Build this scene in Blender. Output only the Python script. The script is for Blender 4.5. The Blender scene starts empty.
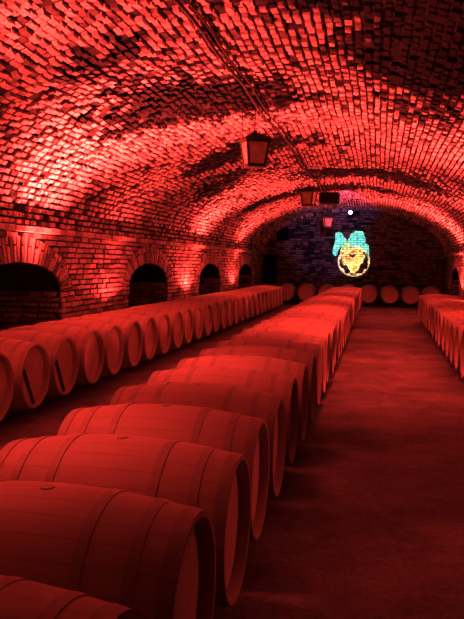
import bpy, math, random
from mathutils import Vector, Matrix
import numpy as np
random.seed(7)
C = bpy.context.scene.collection
PI = math.pi
CAM_Z = 1.55
XL, XR, YE, YB = -4.6, 2.5, 28.9, -3.0      # side walls, end wall, wall behind the viewer
XC, VA = (XL + XR) / 2, (XR - XL) / 2       # vault centre and half width
ZS, VB = 1.95, 1.76                         # springing height, rise
ARCH_C = [3.4, 8.9, 14.43, 19.95, 25.45]
ARCH_W, ARCH_S, ARCH_R = 1.27, 1.07, 0.42   # half width, springing, rise

# ------------------------------------------------------------------ materials
def mat(name):
    m = bpy.data.materials.new(name); m.use_nodes = True
    nt = m.node_tree; b = nt.nodes['Principled BSDF']
    return m, nt, b
def N(nt, t, **kw):
    n = nt.nodes.new(t)
    for k, v in kw.items():
        if k in n.inputs: n.inputs[k].default_value = v
        else: setattr(n, k, v)
    return n
def ramp(nt, stops):
    r = nt.nodes.new('ShaderNodeValToRGB'); e = r.color_ramp.elements
    while len(e) < len(stops): e.new(0.5)
    for x, (p, c) in zip(e, stops):
        x.position = p; x.color = (c[0], c[1], c[2], 1) if hasattr(c, '__len__') else (c, c, c, 1)
    return r
def coords(nt): return nt.nodes.new('ShaderNodeTexCoord').outputs['Object']

def brick_material(name, tint=(0.62, 0.52, 0.46), blobs=(), soot_shade=0.5, lo=0.35):
    m, nt, b = mat(name); L = nt.links.new
    co = coords(nt)
    geo = nt.nodes.new('ShaderNodeNewGeometry')
    r = ramp(nt, [(0, [t * lo for t in tint]), (0.45, [t * 0.8 for t in tint]), (1, tint)])
    L(geo.outputs['Random Per Island'], r.inputs['Fac'])
    n1 = N(nt, 'ShaderNodeTexNoise', Scale=26.0, Detail=4.0, Roughness=0.7); L(co, n1.inputs['Vector'])
    r1 = ramp(nt, [(0.3, 0.45), (0.62, 1.0)]); L(n1.outputs['Fac'], r1.inputs['Fac'])
    mx = N(nt, 'ShaderNodeMixRGB', blend_type='MULTIPLY', Fac=1.0); L(r.outputs['Color'], mx.inputs[1]); L(r1.outputs['Color'], mx.inputs[2])
    # black mould in patches; blobs add painted shade between the uplights
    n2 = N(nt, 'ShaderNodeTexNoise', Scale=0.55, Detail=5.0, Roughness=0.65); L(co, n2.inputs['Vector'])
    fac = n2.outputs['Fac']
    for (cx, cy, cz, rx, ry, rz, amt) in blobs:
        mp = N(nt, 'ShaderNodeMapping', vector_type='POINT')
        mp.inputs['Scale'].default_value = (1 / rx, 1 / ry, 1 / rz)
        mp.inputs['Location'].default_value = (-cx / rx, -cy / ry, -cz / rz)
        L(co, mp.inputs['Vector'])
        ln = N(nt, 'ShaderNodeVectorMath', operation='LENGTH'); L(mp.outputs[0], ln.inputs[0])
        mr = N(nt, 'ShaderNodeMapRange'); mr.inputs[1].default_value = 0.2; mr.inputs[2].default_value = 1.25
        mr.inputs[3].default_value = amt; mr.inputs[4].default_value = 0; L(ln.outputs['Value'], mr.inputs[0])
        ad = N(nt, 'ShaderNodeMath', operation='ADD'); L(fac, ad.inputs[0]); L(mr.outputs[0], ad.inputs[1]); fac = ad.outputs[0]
    # scatter per brick so that single clean bricks stay in the dark patches
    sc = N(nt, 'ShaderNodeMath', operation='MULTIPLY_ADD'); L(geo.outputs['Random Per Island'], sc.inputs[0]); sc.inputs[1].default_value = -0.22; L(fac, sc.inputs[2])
    r2 = ramp(nt, [(soot_shade, 1.0), (soot_shade + 0.15, 0.025)]); L(sc.outputs[0], r2.inputs['Fac'])
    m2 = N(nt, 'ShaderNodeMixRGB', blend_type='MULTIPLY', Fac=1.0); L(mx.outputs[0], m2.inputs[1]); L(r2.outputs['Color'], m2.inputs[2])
    L(m2.outputs[0], b.inputs['Base Color'])
    b.inputs['Roughness'].default_value = 0.75
    bp = N(nt, 'ShaderNodeBump', Strength=0.6, Distance=0.02); L(n1.outputs['Fac'], bp.inputs['Height']); L(bp.outputs[0], b.inputs['Normal'])
    return m

def noisy(name, c0, c1, scale=8.0, rough=0.8, bump=0.3, dist=0.01, lo=0.35, hi=0.65):
    m, nt, b = mat(name); L = nt.links.new; co = coords(nt)
    n = N(nt, 'ShaderNodeTexNoise', Scale=scale, Detail=6.0, Roughness=0.65); L(co, n.inputs['Vector'])
    r = ramp(nt, [(lo, c0), (hi, c1)]); L(n.outputs['Fac'], r.inputs['Fac']); L(r.outputs['Color'], b.inputs['Base Color'])
    b.inputs['Roughness'].default_value = rough
    bp = N(nt, 'ShaderNodeBump', Strength=bump, Distance=dist); L(n.outputs['Fac'], bp.inputs['Height']); L(bp.outputs[0], b.inputs['Normal'])
    return m

MOULD_SHADE = [(-2.4, 9.0, 3.55, 1.5, 1.2, 1.0, .5), (-2.5, 13.2, 3.6, 1.5, 1.2, 1.0, .48), (-3.45, 15.8, 3.2, 1.1, 1.2, 1.0, .42), (-.35, 17.4, 3.65, 2.2, 1.5, 1.0, .55),
         (.6, 6.5, 3.5, 1.5, 2.2, 1.2, .6), (-3.1, 6.9, 3.4, 1.3, .9, 1.0, .26), (.6, 9.8, 3.5, 1.2, 1.1, .8, .24), (-1.5, 20.8, 3.7, 2.6, .9, .8, .4), (-3.4, 21.2, 3.2, .9, .8, .8, .4), (-1.6, 4.5, 3.7, 1.2, .7, .6, .14), (-2.2, 24.6, 3.6, 1.6, .8, .8, .4)]  # dark vault patches: mould plus unlit bands put into the brick colour
M_vault = brick_material('vault_brick', (0.74, 0.66, 0.6), MOULD_SHADE, soot_shade=0.5, lo=.18)
M_brick = brick_material('wall_brick', (0.62, 0.53, 0.48), (), soot_shade=0.58)
M_endbrick = brick_material('end_wall_brick', (0.36, 0.33, 0.36), (), soot_shade=0.4)
M_mortar = noisy('old_mortar', (0.012, 0.01, 0.009), (0.06, 0.05, 0.045), 6.0, 0.95, 0.6, 0.02)  # near black: shade in the brick gaps put into the colour

def floor_material():
    m, nt, b = mat('worn_floor'); L = nt.links.new; co = coords(nt)
    n = N(nt, 'ShaderNodeTexNoise', Scale=1.3, Detail=8.0, Roughness=0.7); L(co, n.inputs['Vector'])
    n2 = N(nt, 'ShaderNodeTexNoise', Scale=30.0, Detail=4.0, Roughness=0.7); L(co, n2.inputs['Vector'])
    r = ramp(nt, [(0.3, (0.16, 0.135, 0.12)), (0.68, (0.46, 0.4, 0.36))]); L(n.outputs['Fac'], r.inputs['Fac'])
    r2 = ramp(nt, [(0.3, 0.6), (0.65, 1.0)]); L(n2.outputs['Fac'], r2.inputs['Fac'])
    mx = N(nt, 'ShaderNodeMixRGB', blend_type='MULTIPLY', Fac=1.0); L(r.outputs[0], mx.inputs[1]); L(r2.outputs[0], mx.inputs[2])
    L(mx.outputs[0], b.inputs['Base Color']); b.inputs['Roughness'].default_value = 0.85
    bp = N(nt, 'ShaderNodeBump', Strength=0.4, Distance=0.012); L(n2.outputs['Fac'], bp.inputs['Height']); L(bp.outputs[0], b.inputs['Normal'])
    return m
M_floor = floor_material()

def stave_material(name, c0, c1, across, count=None):
    # oak planks: grain stretched along the stave, dark joints between staves
    m, nt, b = mat(name); L = nt.links.new; co = coords(nt)
    mp = N(nt, 'ShaderNodeMapping'); mp.inputs['Scale'].default_value = (2, 22, 22) if across == 'round' else (30, 30, 3)
    L(co, mp.inputs['Vector'])
    n = N(nt, 'ShaderNodeTexNoise', Scale=1.6, Detail=5.0, Roughness=0.6); L(mp.outputs[0], n.inputs['Vector'])
    r = ramp(nt, [(0.15, c0), (0.85, c1)]); L(n.outputs['Fac'], r.inputs['Fac'])
    sx = nt.nodes.new('ShaderNodeSeparateXYZ'); L(co, sx.inputs[0])
    if across == 'round':
        a = N(nt, 'ShaderNodeMath', operation='ARCTAN2'); L(sx.outputs['Y'], a.inputs[0]); L(sx.outputs['Z'], a.inputs[1])
        k = N(nt, 'ShaderNodeMath', operation='MULTIPLY'); L(a.outputs[0], k.inputs[0]); k.inputs[1].default_value = 28 / (2 * PI)
    else:
        k = N(nt, 'ShaderNodeMath', operation='MULTIPLY'); L(sx.outputs['Y'], k.inputs[0]); k.inputs[1].default_value = 11.0
    f = N(nt, 'ShaderNodeMath', operation='FRACT'); L(k.outputs[0], f.inputs[0])
    pg = N(nt, 'ShaderNodeMath', operation='PINGPONG'); L(f.outputs[0], pg.inputs[0]); pg.inputs[1].default_value = 0.5
    jr = ramp(nt, [(0.0, 0.62), (0.09, 1.0)]); L(pg.outputs[0], jr.inputs['Fac'])
    mx = N(nt, 'ShaderNodeMixRGB', blend_type='MULTIPLY', Fac=0.3); L(r.outputs[0], mx.inputs[1]); L(jr.outputs[0], mx.inputs[2])
    L(mx.outputs[0], b.inputs['Base Color']); b.inputs['Roughness'].default_value = 0.62
    bp = N(nt, 'ShaderNodeBump', Strength=0.35, Distance=0.004); L(jr.outputs[0], bp.inputs['Height']); L(bp.outputs[0], b.inputs['Normal'])
    return m
M_stave = stave_material('oak_staves', (0.5, 0.41, 0.32), (0.6, 0.5, 0.4), 'round')
M_head = stave_material('oak_head', (0.6, 0.5, 0.4), (0.8, 0.68, 0.56), 'flat')  # lighter than the staves, in place of light from the aisle
M_hoop = noisy('galvanised_hoop', (0.42, 0.36, 0.3), (0.5, 0.43, 0.36), 14.0, 0.6, 0.1)
M_hoop.node_tree.nodes['Principled BSDF'].inputs['Metallic'].default_value = 0.1
M_bung = noisy('bung_wood', (0.44, 0.36, 0.28), (0.52, 0.43, 0.34), 20.0, 0.6, 0.1)
M_stripe = noisy('dark_stripe', (0.04, 0.03, 0.025), (0.09, 0.07, 0.06), 20.0, 0.8, 0.2)
M_rail = noisy('rail_timber', (0.08, 0.06, 0.05), (0.2, 0.16, 0.13), 9.0, 0.85, 0.4)
M_iron = noisy('black_iron', (0.03, 0.027, 0.025), (0.08, 0.07, 0.065), 18.0, 0.55, 0.15)
M_black = noisy('black_plastic', (0.006, 0.006, 0.006), (0.014, 0.014, 0.014), 18.0, 0.5, 0.1)
M_rust = noisy('rusty_wire', (0.05, 0.04, 0.035), (0.12, 0.09, 0.08), 20.0, 0.7, 0.1)

def emission(name, col, strength):
    m, nt, b = mat(name)
    b.inputs['Base Color'].default_value = (*[min(1, c) for c in col], 1)
    b.inputs['Emission Color'].default_value = (*col, 1); b.inputs['Emission Strength'].default_value = strength
    return m
def pane_material():
    m, nt, b = mat('frosted_pane'); L = nt.links.new; co = coords(nt)
    n = N(nt, 'ShaderNodeTexNoise', Scale=9.0, Detail=4.0); L(co, n.inputs['Vector'])
    r = ramp(nt, [(0.3, (0.22, 0.17, 0.12)), (0.7, (0.4, 0.32, 0.24))]); L(n.outputs[0], r.inputs[0]); L(r.outputs[0], b.inputs['Base Color'])
    b.inputs['Roughness'].default_value = 0.4
    b.inputs['Emission Color'].default_value = (1.0, 0.10, 0.05, 1); b.inputs['Emission Strength'].default_value = 0.09  # unlit panes: reflected red put in as a faint glow
    return m
M_pane = pane_material()

# ------------------------------------------------------------------ mesh helpers
class MB:
    def __init__(s): s.v = []; s.f = []; s.mi = []; s.sm = []
    def add(s, vs, fs, mi=0, smooth=False):
        o = len(s.v); s.v += [tuple(p) for p in vs]
        for f in fs: s.f.append(tuple(i + o for i in f)); s.mi.append(mi); s.sm.append(smooth)
    def quad(s, a, b, c, d, mi=0): s.add([a, b, c, d], [(0, 1, 2, 3)], mi)
    def box(s, c, d, rz=0.0, mi=0, bev=0.0):
        x, y, z = d[0] / 2, d[1] / 2, d[2] / 2
        cs, sn = math.cos(rz), math.sin(rz)
        def P(a, b_, e): return (c[0] + a * cs - b_ * sn, c[1] + a * sn + b_ * cs, c[2] + e)
        if not bev:
            s.add([P(i * x, j * y, k * z) for k in (-1, 1) for j in (-1, 1) for i in (-1, 1)],
                  [(0, 2, 3, 1), (4, 5, 7, 6), (0, 1, 5, 4), (2, 6, 7, 3), (0, 4, 6, 2), (1, 3, 7, 5)], mi)
        else:
            rings = []
            for (zz, e) in ((-z, bev), (-z + bev, 0), (z - bev, 0), (z, bev)):
                X, Y = x - e, y - e; q = bev
                rings.append([P(a, b_, zz) for a, b_ in ((-X + q, -Y), (X - q, -Y), (X, -Y + q), (X, Y - q), (X - q, Y), (-X + q, Y), (-X, Y - q), (-X, -Y + q))])
            vs = [p for r in rings for p in r]; fs = []
            for k in range(3):
                for i in range(8): j = (i + 1) % 8; fs.append((k * 8 + i, k * 8 + j, k * 8 + 8 + j, k * 8 + 8 + i))
            fs += [tuple(range(7, -1, -1)), tuple(range(24, 32))]
            s.add(vs, fs, mi)
    def tube(s, pts, r, n=8, mi=0):
        pts = [Vector(p) for p in pts]; vs = []; fs = []
        for i, p in enumerate(pts):
            d = (pts[min(i + 1, len(pts) - 1)] - pts[max(i - 1, 0)]).normalized()
            a = d.cross(Vector((0, 0, 1)) if abs(d.z) < .9 else Vector((1, 0, 0))).normalized(); b = d.cross(a)
            for k in range(n):
                t = 2 * PI * k / n; vs.append(p + (a * math.cos(t) + b * math.sin(t)) * r)
        for i in range(len(pts) - 1):
            for k in range(n): j = (k + 1) % n; fs.append((i * n + k, i * n + j, i * n + n + j, i * n + n + k))
        fs += [tuple(range(n - 1, -1, -1)), tuple(range((len(pts) - 1) * n, len(pts) * n))]
        s.add(vs, fs, mi, True)
    def lathe_x(s, prof, n=40, mi=0, cap0=False, cap1=False):   # profile of (x, r) turned about X
        vs = [(x, r * math.sin(2 * PI * k / n), r * math.cos(2 * PI * k / n)) for x, r in prof for k in range(n)]
        fs = []
        for i in range(len(prof) - 1):
            for k in range(n): j = (k + 1) % n; fs.append((i * n + k, i * n + n + k, i * n + n + j, i * n + j))
        if cap0: fs.append(tuple(range(n)))
        if cap1: fs.append(tuple(range(len(prof) * n - 1, (len(prof) - 1) * n - 1, -1)))
        s.add(vs, fs, mi, True)
    def build(s, name, mats, parent=None):
        me = bpy.data.meshes.new(name); me.from_pydata(s.v, [], s.f)
        for m in (mats if isinstance(mats, (list, tuple)) else [mats]): me.materials.append(m)
        me.polygons.foreach_set('material_index', s.mi); me.polygons.foreach_set('use_smooth', s.sm); me.update()
        o = bpy.data.objects.new(name, me); C.objects.link(o)
        if parent: o.parent = parent
        return o
def sharp(o, deg=35):
    me = o.data
    try: me.set_sharp_from_angle(angle=math.radians(deg))
    except Exception: pass
    return o
def struct(o): o['kind'] = 'structure'; return o
def tag(o, label, cat, group=None):
    o['label'] = label; o['category'] = cat
    if group: o['group'] = group
    return o
def empty(name, loc, rz=0.0):
    o = bpy.data.objects.new(name, None); C.objects.link(o); o.location = loc; o.rotation_euler = (0, 0, rz); o.empty_display_size = 0.1
    return o

# bricks: a rough frustum on four base points, standing out along the normals
def add_brick(mb, P, Nn, prot, mi=0):
    P = [Vector(p) for p in P]; c = (P[0] + P[1] + P[2] + P[3]) / 4
    top = []
    for p, n in zip(P, Nn):
        q = p + (c - p).normalized() * random.uniform(0.004, 0.012)
        top.append(q + Vector(n) * (prot + random.uniform(-0.006, 0.006)))
    base = [p - Vector(n) * 0.01 for p, n in zip(P, Nn)]
    mb.add(base + top, [(4, 5, 6, 7), (0, 1, 5, 4), (1, 2, 6, 5), (2, 3, 7, 6), (3, 0, 4, 7)], mi)

def fill_rows(mb, S, v0, v1, u_int, course=0.085, length=0.27, gap=0.02, prot=(0.012, 0.035), mi=1, skip=0.0):
    """S(u, v) -> point, normal; u_int(v) -> free intervals of u in that course"""
    nrow = max(1, round((v1 - v0) / course)); h = (v1 - v0) / nrow
    for r in range(nrow):
        a, b = v0 + r * h + gap / 2, v0 + (r + 1) * h - gap / 2
        for (p, q) in u_int((a + b) / 2):
            u = p - (length / 2 if r % 2 else 0) + random.uniform(-0.03, 0.03)
            while u < q:
                w = length * random.uniform(0.8, 1.2)
                s, e = max(u + gap / 2, p), min(u + w - gap / 2, q); u += w
                if e - s < 0.05 or random.random() < skip: continue
                j = [random.uniform(-0.007, 0.007) for _ in range(8)]
                cs = [S(s + j[0], a + j[1]), S(e + j[2], a + j[3]), S(e + j[4], b + j[5]), S(s + j[6], b + j[7])]
                add_brick(mb, [c[0] for c in cs], [c[1] for c in cs], random.uniform(*prot), mi)

# ------------------------------------------------------------------ the setting
fl = MB(); nx, ny = 12, 40
for i in range(nx):
    for j in range(ny):
        x0, x1 = XL - 1.5 + (XR - XL + 3) * i / nx, XL - 1.5 + (XR - XL + 3) * (i + 1) / nx
        y0, y1 = YB + (YE + .4 - YB) * j / ny, YB + (YE + .4 - YB) * (j + 1) / ny
        fl.quad((x0, y0, 0), (x1, y0, 0), (x1, y1, 0), (x0, y1, 0))
struct(fl.build('floor', M_floor))

# vault: half ellipse, arc length as the course direction, slightly lumpy
K = 400
tt = np.linspace(0, PI, K); ex = XC - VA * np.cos(tt); ez = ZS + VB * np.sin(tt)
al = np.concatenate([[0], np.cumsum(np.hypot(np.diff(ex), np.diff(ez)))]); ARC = float(al[-1])
def lump(y, t): return 0.03 * math.sin(y * 1.1 + 2 * t) + 0.025 * math.sin(y * 2.3 - 3 * t + 1) + 0.02 * math.sin(y * .6 + 7 * t)
def vault(u, v):
    t = float(np.interp(v, al, tt))
    n = Vector((math.cos(t) * VB, 0, -math.sin(t) * VA)).normalized()
    p = Vector((XC - VA * math.cos(t), u, ZS + VB * math.sin(t)))
    return p + n * lump(u, t) * math.sin(t), n
vb = MB()
nu, nv = 110, 48; pts = [[vault(YB + (YE + .2 - YB) * i / nu, ARC * j / nv)[0] for j in range(nv + 1)] for i in range(nu + 1)]
vs = [p for r in pts for p in r]; W = nv + 1
vb.add(vs, [(i * W + j, i * W + W + j, i * W + W + j + 1, i * W + j + 1) for i in range(nu) for j in range(nv)], 0, True)
fill_rows(vb, vault, 0.03, ARC - 0.03, lambda v: [(YB + .02, YE)], course=0.088, length=0.155, gap=0.026, prot=(0.004, 0.05), skip=0.05)
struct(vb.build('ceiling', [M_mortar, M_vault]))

def arch_half(z, extra=0.0):
    """half width of the arch opening (plus its ring) at height z, 0 above it"""
    if z <= ARCH_S: return ARCH_W
    a, b = ARCH_W + extra, ARCH_R + extra; k = (z - ARCH_S) / b
    return 0 if k >= 1 else a * math.sqrt(1 - k * k)
RING = 0.36
def side_wall(name, X, sgn, arches, depth=2.4):
    """sgn: direction of the inside normal along X"""
    mb = MB(); n = Vector((sgn, 0, 0))
    def S(u, v): return Vector((X, u, v)), n
    def free(v):
        cuts = []
        for c in arches:
            h = arch_half(v, RING) if v > ARCH_S else ARCH_W
            if h > 0: cuts.append((c - h, c + h))
        out = []; p = YB
        for a, b in cuts: out.append((p, a)); p = b
        out.append((p, YE)); return out
    fill_rows(mb, S, 0.0, ZS - 0.06, free, course=0.083, length=0.27, gap=0.018, prot=(0.01, 0.04))
    # mortar bed
    p = YB
    for c in arches:
        mb.quad((X, p, 0), (X, c - ARCH_W, 0), (X, c - ARCH_W, ZS), (X, p, ZS)); p = c + ARCH_W
        m_ = 24
        prev = None
        for k in range(m_ + 1):
            t = PI - PI * k / m_; y, z = c + ARCH_W * math.cos(t), ARCH_S + ARCH_R * math.sin(t)
            if prev:
                mb.quad((X, prev[0], prev[1]), (X, y, z), (X, y, ZS), (X, prev[0], ZS))
                mb.quad((X, prev[0], prev[1]), (X, y, z), (X - sgn * depth, y, z), (X - sgn * depth, prev[0], prev[1]))
                mb.quad((X - sgn * depth, prev[0], 0), (X - sgn * depth, y, 0), (X - sgn * depth, y, z), (X - sgn * depth, prev[0], prev[1]))
            prev = (y, z)
        # voussoirs, long thin bricks on edge
        nvs = 46
        for k in range(nvs):
            t0, t1 = PI * (k + .12) / nvs, PI * (k + .88) / nvs
            for (e0, e1) in (((0.0, RING * .98),) if k % 2 else ((0.0, RING * .62), (RING * .66, RING * .98))):
                q = [Vector((X, c + (ARCH_W + e) * math.cos(t), ARCH_S + (ARCH_R + e) * math.sin(t))) for e, t in ((e0, t0), (e1, t0), (e1, t1), (e0, t1))]
                add_brick(mb, q, [n] * 4, random.uniform(.018, .045), 1)
        # bricks on the reveals
        for s in (-1, 1):
            yy = c + s * ARCH_W
            fill_rows(mb, lambda u, v, yy=yy, s=s: (Vector((X - sgn * u, yy, v)), Vector((0, -s, 0))), 0.0, ARCH_S, lambda v: [(0.02, depth)], prot=(.006, .02))
        fill_rows(mb, lambda u, v: (Vector((X - sgn * depth, u, v)), n), 0.0, ARCH_S + ARCH_R, lambda v, c=c: [(c - arch_half(v), c + arch_half(v))], prot=(.006, .02))
    mb.quad((X, p, 0), (X, YE + .1, 0), (X, YE + .1, ZS), (X, p, ZS))
    return struct(mb.build(name, [M_mortar, M_brick]))
side_wall('wall_left', XL, 1, ARCH_C)
side_wall('wall_right', XR, -1, ARCH_C)
# projecting brick course under each springing
for i, (X, s) in enumerate(((XL, 1), (XR, -1))):
    mb = MB(); d = 0.13
    y = YB + .02
    while y < YE - .05:
        w = random.uniform(.22, .3); e = min(y + w, YE)
        mb.box((X + s * d / 2, (y + e) / 2, ZS - 0.02), (d + random.uniform(-.01, .02), e - y - .012, 0.075 + random.uniform(-.008, .008)), mi=0); y = e
    struct(mb.build('trim_%d' % (i + 1), M_brick))

# end wall with its two dark openings
def flat_wall(name, Y, s, material, holes=()):
    mb = MB(); n = Vector((0, s, 0))
    def half(z):
        if z <= ZS: return VA
        k = (z - ZS) / VB
        return VA * math.sqrt(max(0, 1 - k * k))
    def free(v):
        h = half(v); iv = [(XC - h, XC + h)]
        for (x0, x1, z0, z1) in holes:
            if z0 <= v <= z1:
                nv_ = []
                for a, b in iv:
                    if x0 > a: nv_.append((a, min(b, x0)))
                    if x1 < b: nv_.append((max(a, x1), b))
                iv = nv_
        return iv
    fill_rows(mb, lambda u, v: (Vector((u, Y, v)), n), 0, ZS + VB - 0.02, free, course=0.09, length=0.26, gap=0.022, prot=(.008, .03))
    zs = sorted({0.0, ZS + VB} | {z for h in holes for z in h[2:]} | {ZS + VB * k / 20 for k in range(20)})
    for a, b in zip(zs, zs[1:]):
        for p, q in free((a + b) / 2):
            p2, q2 = (p - .12 if abs(p - (XC - half((a + b) / 2))) < 1e-6 else p), (q + .12 if abs(q - (XC + half((a+b)/2))) < 1e-6 else q)
            mb.quad((p2, Y, a), (q2, Y, a), (q2, Y, b), (p2, Y, b))
    for (x0, x1, z0, z1) in holes:
        D = -s * 0.9
        mb.quad((x0, Y, z0), (x0, Y + D, z0), (x0, Y + D, z1), (x0, Y, z1)); mb.quad((x1, Y, z0), (x1, Y + D, z0), (x1, Y + D, z1), (x1, Y, z1))
        mb.quad((x0, Y, z1), (x0, Y + D, z1), (x1, Y + D, z1), (x1, Y, z1)); mb.quad((x0, Y, z0), (x0, Y + D, z0), (x1, Y + D, z0), (x1, Y, z0))
        mb.quad((x0, Y + D, z0), (x1, Y + D, z0), (x1, Y + D, z1), (x0, Y + D, z1))
    return struct(mb.build(name, [M_mortar, material]))
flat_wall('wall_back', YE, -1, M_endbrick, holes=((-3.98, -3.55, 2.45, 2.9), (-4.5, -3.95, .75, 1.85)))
flat_wall('wall_front', YB, 1, M_brick)
# brick rib where the vault meets the end wall
mb = MB(); nv_ = 84
for k in range(nv_):
    a, b = ARC * (k + .08) / nv_, ARC * (k + .92) / nv_
    for (y0, y1) in ((YE - .42, YE - .22), (YE - .2, YE)):
        q = []; nn = []
        for (u, v) in ((y0, a), (y1, a), (y1, b), (y0, b)):
            p, n = vault(u, v); q.append(p + n * 0.0); nn.append(n)
        add_brick(mb, q, nn, 0.13 + random.uniform(-.01, .01), 0)
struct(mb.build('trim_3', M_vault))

# ------------------------------------------------------------------ barrels
BL, RB, RH = 1.02, 0.352, 0.298
AX = 0.445                                   # height of a barrel's axis
def brad(x): return RB - (RB - RH) * (abs(x) / (BL / 2)) ** 2
def proto_barrel():
    root = empty('wine_barrel', (0, 0, 0))
    mb = MB(); h = BL / 2
    xs = [-h + BL * i / 16 for i in range(17)]
    prof = [(-h + .055, RH - .026), (-h + .004, RH - .02), (-h, RH - .016)] + [(x, brad(x)) for x in xs] + [(h, RH - .016), (h - .004, RH - .02), (h - .055, RH - .026)]
    mb.lathe_x(prof, 48)
    sharp(mb.build('staves', M_stave, root), 40)
    for s in (-1, 1):
        d = MB(); x = s * (h - .05); n = 48
        d.add([(x, (RH - .02) * math.sin(2 * PI * k / n), (RH - .02) * math.cos(2 * PI * k / n)) for k in range(n)], [tuple(range(n)) if s < 0 else tuple(range(n - 1, -1, -1))])
        d.build('head', M_head, root)
    for (xc, w) in ((.485, .05), (.375, .036), (.215, .036)):
        for s in (-1, 1):
            hb = MB(); a, b = s * (xc - w / 2), s * (xc + w / 2); e = .0035
            if a > b: a, b = b, a
            hb.lathe_x([(a, brad(a) - .002), (a, brad(a) + e), (b, brad(b) + e), (b, brad(b) - .002)], 48)
            sharp(hb.build('hoop', M_hoop, root), 40)
    bg = MB(); n = 14
    vs = [(r * math.cos(2 * PI * k / n), r * math.sin(2 * PI * k / n), z) for r, z in ((.025, RB - .005), (.025, RB + .001), (.022, RB + .003)) for k in range(n)]
    fs = [(i * n + k, i * n + (k + 1) % n, i * n + n + (k + 1) % n, i * n + n + k) for i in range(2) for k in range(n)] + [tuple(range(2 * n, 3 * n))]
    bg.add(vs, fs); bg.build('bung', M_bung, root)
    return root
PROTO = proto_barrel(); USED = [False]
def barrel(loc, rz, label, group):
    if not USED[0]:
        USED[0] = True; r = PROTO
    else:
        r = PROTO.copy(); C.objects.link(r)
        for ch in PROTO.children:
            if ch.name.startswith('head_stripe'): continue
            c = ch.copy(); C.objects.link(c); c.parent = r
    r.location = loc; r.rotation_euler = (0, 0, rz); tag(r, label, 'barrel', group)
    return r
ONES = ['', 'first', 'second', 'third', 'fourth', 'fifth', 'sixth', 'seventh', 'eighth', 'ninth', 'tenth', 'eleventh', 'twelfth', 'thirteenth',
        'fourteenth', 'fifteenth', 'sixteenth', 'seventeenth', 'eighteenth', 'nineteenth']
def ordinal(k):
    if k < 20: return ONES[k]
    t = {2: 'twent', 3: 'thirt', 4: 'fort'}[k // 10]
    return t + 'ieth' if k % 10 == 0 else t + 'y-' + ONES[k % 10]
PITCH = 0.72
def stripe(b, ang, s):  # thin dark strip set diagonally on the head
    mb = MB(); L_ = .40; w = .032; x = s * (BL / 2 - .046); ca, sa = math.cos(ang), math.sin(ang)
    vs = [(x + dx, o_ * 1.0 + l_ * ca - w_ * sa, p_ + l_ * sa + w_ * ca) for dx in (-s * .006, s * .012) for (l_, w_) in ((-L_/2, -w/2), (L_/2, -w/2), (L_/2, w/2), (-L_/2, w/2)) for (o_, p_) in [(-.1 * sa * 0 - .07, -.1)]]
    mb.add(vs, [(0, 1, 2, 3), (4, 7, 6, 5), (0, 4, 5, 1), (1, 5, 6, 2), (2, 6, 7, 3), (3, 7, 4, 0)])
    o = mb.build('head_stripe', M_stripe, b); o['label'] = 'dark diagonal stripe across the head'
# centre row: axis across the hall, heads towards the aisle
CX = -0.55 - BL / 2; CY0 = 1.51
n_c = int((25.9 - CY0) / PITCH) + 1
for k in range(n_c):
    y = CY0 + k * PITCH + random.uniform(-.003, .003)
    if k == 0: lab = 'wine barrel nearest the camera in the middle row, cut off by the picture edge'
    elif k == n_c - 1: lab = 'last wine barrel at the far end of the middle row'
    else: lab = ordinal(k + 1) + ' wine barrel from the camera in the long middle row'
    barrel((CX + random.uniform(-.012, .012), y, AX), random.uniform(-.004, .004), lab, 'wine barrels in the middle row')
LX = -3.14 - BL / 2; LY0 = 5.68
n_l = int((24.6 - LY0) / PITCH) + 1
for k in range(n_l):
    y = LY0 + k * PITCH + random.uniform(-.003, .003)
    if k == 0: lab = 'nearest wine barrel of the left row, only its head edge in the picture'
    elif k == n_l - 1: lab = 'last wine barrel at the far end of the left row along the arches'
    else: lab = ordinal(k + 1) + ' wine barrel from the camera in the left row beside the arches'
    if k in (1, 2): lab = ordinal(k + 1) + ' wine barrel in the left row, dark diagonal stripe on its head'
    b = barrel((LX + random.uniform(-.012, .012), y, AX), random.uniform(-.004, .004), lab, 'wine barrels in the left row')
    if k in (1, 2): stripe(b, -1.05, 1)
RX = 1.06 + BL / 2; RY0 = 8.9
n_r = int((20.9 - RY0) / PITCH) + 1
for k in range(n_r):
    y = RY0 + k * PITCH + random.uniform(-.003, .003)
    if k == n_r - 1: lab = 'last wine barrel at the far end of the right row'
    elif k == 0: lab = 'nearest wine barrel of the right row, cut off by the picture edge'
    else: lab = ordinal(k + 1) + ' wine barrel from the camera in the right row along the aisle'
    barrel((RX + random.uniform(-.012, .012), y, AX), random.uniform(-.004, .004), lab, 'wine barrels in the right row')
EX = [-3.42, -2.66, -1.9, -1.12, -0.36, 0.41, 1.16, 1.9]; EY = 28.05
for k, x in enumerate(EX):
    lab = ordinal(k + 1) + ' wine barrel from the left standing against the end wall, head facing the camera'
    barrel((x, EY + random.uniform(-.02, .02), AX), PI / 2, lab.replace('standing', 'lying'), 'wine barrels along the end wall')
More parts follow.
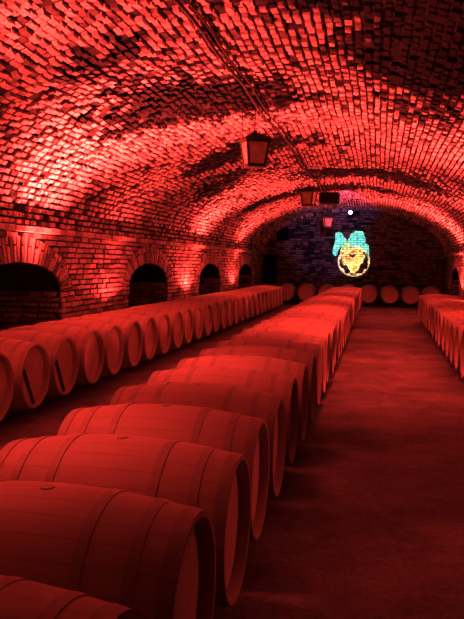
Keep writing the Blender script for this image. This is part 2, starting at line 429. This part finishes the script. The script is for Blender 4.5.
# timber rails under the rows
def rail(x, y0, y1, label, along='y', off=.098):
    top = AX - brad(off) - .001
    mb = MB()
    if along == 'y': mb.box((0, (y1 - y0) / 2, top / 2), (.08, y1 - y0, top), bev=.008); o = mb.build('barrel_rail', M_rail); o.location = (x, y0, 0)
    else: mb.box(((y1 - y0) / 2, 0, top / 2), (y1 - y0, .09, top), bev=.008); o = mb.build('barrel_rail', M_rail); o.location = (y0, x, 0)
    tag(o, label, 'rail', 'timber rails under the barrel rows')
for (xc, y0, y1, nm) in ((CX, CY0 - .4, 26.3, 'middle'), (LX, LY0 - .4, 25.0, 'left'), (RX, RY0 - .4, 21.2, 'right')):
    rail(xc + .14, y0, y1, 'low dark timber rail under the %s barrel row, rail on its right side' % nm)
    rail(xc - .14, y0, y1, 'low dark timber rail under the %s barrel row, rail on its left side' % nm)
rail(EY - .14, -3.85, 2.3, 'low dark timber rail under the barrels along the end wall, front one', 'x')
rail(EY + .14, -3.85, 2.3, 'low dark timber rail under the barrels along the end wall, rear one', 'x')

# ------------------------------------------------------------------ lanterns, conduit, projector
def vz(x): return ZS + VB * math.sqrt(max(0, 1 - ((x - XC) / VA) ** 2))
def lantern(loc, rz, label, ztop):
    """square tapered lantern; loc is the centre of its bottom"""
    r = empty('hanging_lantern', loc, rz); tag(r, label, 'lantern', 'lanterns along the vault')
    wb, wt, h = .115, .162, .33
    def w(z): return wb + (wt - wb) * z / h
    fr = MB(); t = .027
    for sx in (-1, 1):
        for sy in (-1, 1):
            a, b = w(0.02), w(h)
            q0 = [(sx * a, sy * a), (sx * (a - t), sy * a), (sx * (a - t), sy * (a - t)), (sx * a, sy * (a - t))]
            q1 = [(sx * b, sy * b), (sx * (b - t), sy * b), (sx * (b - t), sy * (b - t)), (sx * b, sy * (b - t))]
            vs = [(x, y, 0.0) for x, y in q0] + [(x, y, h) for x, y in q1]
            fr.add(vs, [(0, 1, 2, 3), (4, 5, 6, 7), (0, 1, 5, 4), (1, 2, 6, 5), (2, 3, 7, 6), (3, 0, 4, 7)])
    for z, hh in ((.012, .03), (h - .014, .034)):
        a = w(z) + .004
        for s in (-1, 1):
            fr.box((s * (a - t / 2), 0, z), (t, 2 * a, hh)); fr.box((0, s * (a - t / 2), z), (2 * a, t, hh))
    fr.build('frame', M_iron, r)
    bp = MB(); bp.box((0, 0, -.008), (wb * 2 + .03, wb * 2 + .03, .018), bev=.004); bp.build('base_plate', M_iron, r)
    for k in range(4):
        pm = MB(); a0, a1 = w(.02) - .011, w(h - .02) - .011; i0, i1 = a0 - .01, a1 - .01
        q = [(-i0, -a0, .02), (i0, -a0, .02), (i1, -a1, h - .02), (-i1, -a1, h - .02)]
        c, s = math.cos(k * PI / 2), math.sin(k * PI / 2)
        rot = [(x * c - y * s, x * s + y * c, z) for x, y, z in q]
        inn = [(x * .97, y * .97, z) for x, y, z in rot]
        pm.add(rot + inn, [(0, 1, 2, 3), (7, 6, 5, 4), (0, 4, 5, 1), (1, 5, 6, 2), (2, 6, 7, 3), (3, 7, 4, 0)])
        pm.build('pane', M_pane, r)
    rf = MB(); e = wt + .035
    rf.add([(-e, -e, h), (e, -e, h), (e, e, h), (-e, e, h), (-e, -e, h + .012), (e, -e, h + .012), (e, e, h + .012), (-e, e, h + .012),
            (-.035, -.035, h + .1), (.035, -.035, h + .1), (.035, .035, h + .1), (-.035, .035, h + .1)],
           [(3, 2, 1, 0), (0, 1, 5, 4), (1, 2, 6, 5), (2, 3, 7, 6), (3, 0, 4, 7), (4, 5, 9, 8), (5, 6, 10, 9), (6, 7, 11, 10), (7, 4, 8, 11), (8, 9, 10, 11)])
    rf.box((0, 0, h + .115), (.05, .05, .03), bev=.004); rf.build('roof', M_iron, r)
    L_ = ztop - loc[2]
    for (x0, x1) in ((0.0, 0.0), (-.16, -.17)):
        wm = MB(); wm.tube([(x0, 0, h + (.12 if x0 == 0 else .02)), ((x0 + x1) / 2 - .005, 0, (h + L_) / 2), (x1, 0, L_)], .006, 6)
        wm.build('suspension_wire', M_rust, r)
KX = -1.64
LAN = [(KX, 9.6, 2.80, .47, 'nearest hanging lantern, large tapered iron frame with pale panes'),
       (KX, 17.1, 2.88, -.25, 'second hanging lantern beside the black projector box under the vault'),
       (KX - .12, 25.3, 2.78, .25, 'farthest small hanging lantern in front of the end wall')]
for x, y, z, rz, lab in LAN:
    lantern((x, y, z), rz, lab, vz(x) - .13)
# conduit along the crown
mb = MB()
pp = []
y = YB + .1
while y < 27.5:
    t = float(np.interp(0, [0], [0])); v = float(np.interp(KX, ex, al)); p, n = vault(y, v); pp.append(p + n * (.075 + random.uniform(-.006, .006)) + Vector((random.uniform(-.008, .008), 0, 0))); y += .5
mb.tube(pp, .017, 8)
cd = mb.build('electrical_conduit', M_iron); tag(cd, 'dark metal conduit running along the crown of the brick vault', 'conduit')
for k in range(3, len(pp), 4):
    s = MB(); s.box((pp[k].x, pp[k].y, pp[k].z + .01), (.085, .03, .05)); s.build('clip', M_iron, cd)
mb = MB(); mb.tube([p + Vector((.075, 0, .012)) for p in pp], .01, 6); mb.build('cable', M_iron, cd)

pr = empty('projector', (-1.2, 17.6, 2.95)); tag(pr, 'black projector box hanging under the vault beside the second lantern', 'projector')
mb = MB(); mb.box((0, 0, .13), (.46, .4, .26), bev=.02); mb.build('housing', M_black, pr)
mb = MB(); mb.tube([(.1, .19, .13), (.1, .25, .13)], .06, 16); mb.build('lens', M_black, pr)
mb = MB()
mb.tube([(-.12, 0, .25), (-.12, 0, vz(-1.24) - 2.95 - .03)], .012, 8); mb.tube([(.12, 0, .25), (.12, 0, vz(-1.0) - 2.95 - .03)], .012, 8); mb.build('bracket', M_iron, pr)

# small bright lamp at the head of the end wall
DX, DY, DZ = -1.13, 28.35, 3.5
sp = empty('spot_lamp', (DX, DY, DZ)); tag(sp, 'small white glowing lamp at the top of the end wall', 'lamp')
mb = MB(); n = 16
vs = [(r * math.cos(2 * PI * k / n), yy, r * math.sin(2 * PI * k / n)) for r, yy in ((.05, .12), (.085, .06), (.085, -.05), (.07, -.05)) for k in range(n)]
mb.add(vs, [(i * n + k, i * n + (k + 1) % n, i * n + n + (k + 1) % n, i * n + n + k) for i in range(3) for k in range(n)] + [tuple(range(n))]); mb.build('housing', M_iron, sp)
mb = MB()
vs = [(r * math.cos(2 * PI * k / n), yy, r * math.sin(2 * PI * k / n)) for r, yy in ((.07, -.045), (.05, -.065), (.02, -.075)) for k in range(n)]
mb.add(vs, [(i * n + k, i * n + (k + 1) % n, i * n + n + (k + 1) % n, i * n + n + k) for i in range(2) for k in range(n)] + [tuple(range(2 * n, 3 * n))], 0, True); mb.build('lens', emission('lamp_lens', (1, .95, 1), 6), sp)
mb = MB(); mb.tube([(0, .05, .05), (0, .05, .18)], .012, 6); mb.build('bracket', M_iron, sp)

# ------------------------------------------------------------------ projected emblem on the end wall, its light put into glowing decals
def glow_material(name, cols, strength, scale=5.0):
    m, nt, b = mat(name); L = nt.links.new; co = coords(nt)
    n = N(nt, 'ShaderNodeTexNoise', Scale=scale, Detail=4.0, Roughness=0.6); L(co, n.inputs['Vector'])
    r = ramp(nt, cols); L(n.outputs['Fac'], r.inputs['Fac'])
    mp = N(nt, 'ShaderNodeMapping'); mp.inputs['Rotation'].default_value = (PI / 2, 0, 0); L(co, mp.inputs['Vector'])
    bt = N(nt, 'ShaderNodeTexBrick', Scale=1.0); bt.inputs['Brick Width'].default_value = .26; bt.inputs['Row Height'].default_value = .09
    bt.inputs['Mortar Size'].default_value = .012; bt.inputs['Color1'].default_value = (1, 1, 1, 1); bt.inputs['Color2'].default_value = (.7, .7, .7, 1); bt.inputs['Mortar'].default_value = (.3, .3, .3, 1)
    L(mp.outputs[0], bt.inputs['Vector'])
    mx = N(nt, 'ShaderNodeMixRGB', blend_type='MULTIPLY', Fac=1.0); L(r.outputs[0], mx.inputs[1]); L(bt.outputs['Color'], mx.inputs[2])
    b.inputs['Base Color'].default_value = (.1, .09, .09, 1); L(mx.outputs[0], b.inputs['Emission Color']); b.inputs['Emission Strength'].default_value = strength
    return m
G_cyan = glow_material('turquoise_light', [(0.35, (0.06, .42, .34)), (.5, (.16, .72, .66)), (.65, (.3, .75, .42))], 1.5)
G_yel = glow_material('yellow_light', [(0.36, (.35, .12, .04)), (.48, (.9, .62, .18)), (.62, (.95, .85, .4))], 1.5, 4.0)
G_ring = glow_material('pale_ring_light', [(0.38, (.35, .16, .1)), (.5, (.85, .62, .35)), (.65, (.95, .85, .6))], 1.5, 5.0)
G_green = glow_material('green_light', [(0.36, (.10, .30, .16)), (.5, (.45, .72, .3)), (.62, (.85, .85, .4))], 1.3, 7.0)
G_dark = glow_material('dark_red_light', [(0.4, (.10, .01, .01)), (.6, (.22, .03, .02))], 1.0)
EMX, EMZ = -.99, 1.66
em = empty('projected_emblem', (EMX, YE - .07, EMZ)); tag(em, 'projected emblem of turquoise flames above a glowing yellow ring on the end wall', 'light projection')
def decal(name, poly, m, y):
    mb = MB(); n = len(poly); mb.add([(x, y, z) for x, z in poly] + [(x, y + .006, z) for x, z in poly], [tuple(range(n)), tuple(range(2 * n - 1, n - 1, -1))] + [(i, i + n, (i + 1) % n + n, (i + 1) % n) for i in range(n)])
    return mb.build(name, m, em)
# coordinates in metres from the centre of the ring
def ragged(poly, sub=3, amp=.02):
    out = []
    for (a, b) in zip(poly, poly[1:] + poly[:1]):
        for i in range(sub):
            t = i / sub; out.append((a[0] + (b[0] - a[0]) * t + random.uniform(-amp, amp), a[1] + (b[1] - a[1]) * t + random.uniform(-amp, amp)))
    return out
P_ = 1 / 148.0   # one step of the tracing below, in metres
def tr(pts): return [((x - 197) * P_, -(y - 240) * P_) for x, y in pts]
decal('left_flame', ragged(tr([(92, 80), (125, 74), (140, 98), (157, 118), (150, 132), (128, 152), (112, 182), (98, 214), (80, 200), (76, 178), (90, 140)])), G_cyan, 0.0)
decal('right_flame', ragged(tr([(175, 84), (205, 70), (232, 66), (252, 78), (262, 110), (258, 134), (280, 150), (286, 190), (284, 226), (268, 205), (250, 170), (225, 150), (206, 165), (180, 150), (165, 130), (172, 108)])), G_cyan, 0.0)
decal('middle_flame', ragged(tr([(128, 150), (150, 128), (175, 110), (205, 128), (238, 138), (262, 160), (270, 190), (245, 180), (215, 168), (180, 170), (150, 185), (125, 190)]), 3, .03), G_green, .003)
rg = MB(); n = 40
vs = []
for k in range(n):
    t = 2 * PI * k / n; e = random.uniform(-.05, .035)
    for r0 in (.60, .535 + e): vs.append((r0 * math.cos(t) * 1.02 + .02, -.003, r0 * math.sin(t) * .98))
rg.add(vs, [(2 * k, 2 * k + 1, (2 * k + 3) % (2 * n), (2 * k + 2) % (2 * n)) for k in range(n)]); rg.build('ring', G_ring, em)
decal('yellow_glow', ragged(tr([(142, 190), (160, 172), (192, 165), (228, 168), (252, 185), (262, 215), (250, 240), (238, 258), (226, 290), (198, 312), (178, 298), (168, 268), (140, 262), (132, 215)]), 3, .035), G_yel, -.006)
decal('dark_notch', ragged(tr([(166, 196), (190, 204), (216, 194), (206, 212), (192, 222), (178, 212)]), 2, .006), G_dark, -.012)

# ------------------------------------------------------------------ lights
RED = (1.0, 0.1, 0.088)
def spot(loc, target, power, size=110, blend=.6, col=RED, r=.08):
    l = bpy.data.lights.new('flood_or_fill', 'SPOT'); l.energy = power; l.color = col; l.spot_size = math.radians(size); l.spot_blend = blend; l.shadow_soft_size = r
    o = bpy.data.objects.new('flood_or_fill_light', l); C.objects.link(o); o.location = loc
    o.rotation_euler = (Vector(target) - Vector(loc)).to_track_quat('-Z', 'Y').to_euler(); return o
def point(loc, power, col=RED, r=.1):
    l = bpy.data.lights.new('lamp', 'POINT'); l.energy = power; l.color = col; l.shadow_soft_size = r
    o = bpy.data.objects.new('lamp_light', l); C.objects.link(o); o.location = loc; return o
for y, p in ((4.2, 2.2), (9.2, 2.7), (12.4, .35), (18.2, 1.6), (23.6, 1.1)):
    spot((XL + .38, y, .76), (XL + 1.4, y, 3.0), 1400 * p, 102, .85)
for y, p in ((11.9, 2.0), (17.2, .9), (22.9, 2.0)):
    spot((XR - .36, y, .76), (XR - 1.4, y, 3.0), 1400 * p, 102, .85)
for y, p in ((6.3, .5), (12.0, .6), (17.3, 1.5), (23.0, 1.0)):
    spot((XL + .4, y, .74), (XL + .9, y, 3.0), 130 * p, 168, .3)
    spot((XR - .36, y, .76), (XR - .9, y, 3.0), 150 * p, 168, .3)
for y, p in ((11.9, 1.0), (17.2, 1.4), (22.9, 1.3)):  # unseen cross beams, added to brighten the opposite walls and piers
    spot((XR - .3, y, 1.0), (XL, y, 1.35), 330 * p, 44, .8)
    spot((XL + .3, y, 1.0), (XR, y, 1.35), 250 * p, 36, .8)
for y, p in ((9.4, 1.2), (12.8, 1.0), (16.5, .75), (21.0, .6), (25.0, .25)):  # unseen downlights, added as fill for barrel tops and floor
    spot((-.3, y, 3.55), (-.3, y, 0), 300 * p, 88, 1.0, RED, .3)
spot((-2.3, 3.3, 3.3), (-1.75, 3.0, .7), 190, 54, .8, RED, .2)  # unseen spot added to brighten the nearest barrels
spot((-1.6, 5.6, 3.4), (-1.55, 5.5, .7), 250, 56, 1.0, RED, .5)  # another added spot, fills in the barrels behind those
spot((2.2, 5.0, .95), (-.5, 3.6, .5), 90, 50, .8, RED, .1)
spot((XR - .3, 7.6, 1.0), (-3.1, 8.2, .75), 260, 44, .9)  # unseen beam added to brighten the heads of the left row
# projector spill and cool wash
spot((-1.1, 17.9, 3.08), (-.9, 27.2, 3.75), 900, 11, .5, (.35, .3, 1.0), .03)
spot((-1.1, 17.9, 3.08), (-2.1, 28.9, 2.6), 1500, 20, .9, (.5, .3, .75), .03)

wd = bpy.data.worlds.new('cellar'); bpy.context.scene.world = wd; wd.use_nodes = True
wd.node_tree.nodes['Background'].inputs[0].default_value = (.02, .001, .001, 1); wd.node_tree.nodes['Background'].inputs[1].default_value = .3

# ------------------------------------------------------------------ camera
cam = bpy.data.cameras.new('camera'); co_ = bpy.data.objects.new('camera', cam); C.objects.link(co_)
cam.sensor_width = 36; cam.sensor_fit = 'AUTO'; cam.lens = 738 / 619 * 36; cam.clip_end = 200
yaw, pit, rol = .1956, .0643, .0186
co_.matrix_world = Matrix.Translation((0, 0, CAM_Z)) @ Matrix.Rotation(yaw, 4, 'Z') @ Matrix.Rotation(PI / 2 - pit, 4, 'X') @ Matrix.Rotation(rol, 4, 'Z')
sc = bpy.context.scene; sc.camera = co_
sc.view_settings.view_transform = 'Standard'; sc.view_settings.look = 'None'; sc.view_settings.exposure = .35; sc.view_settings.gamma = .72
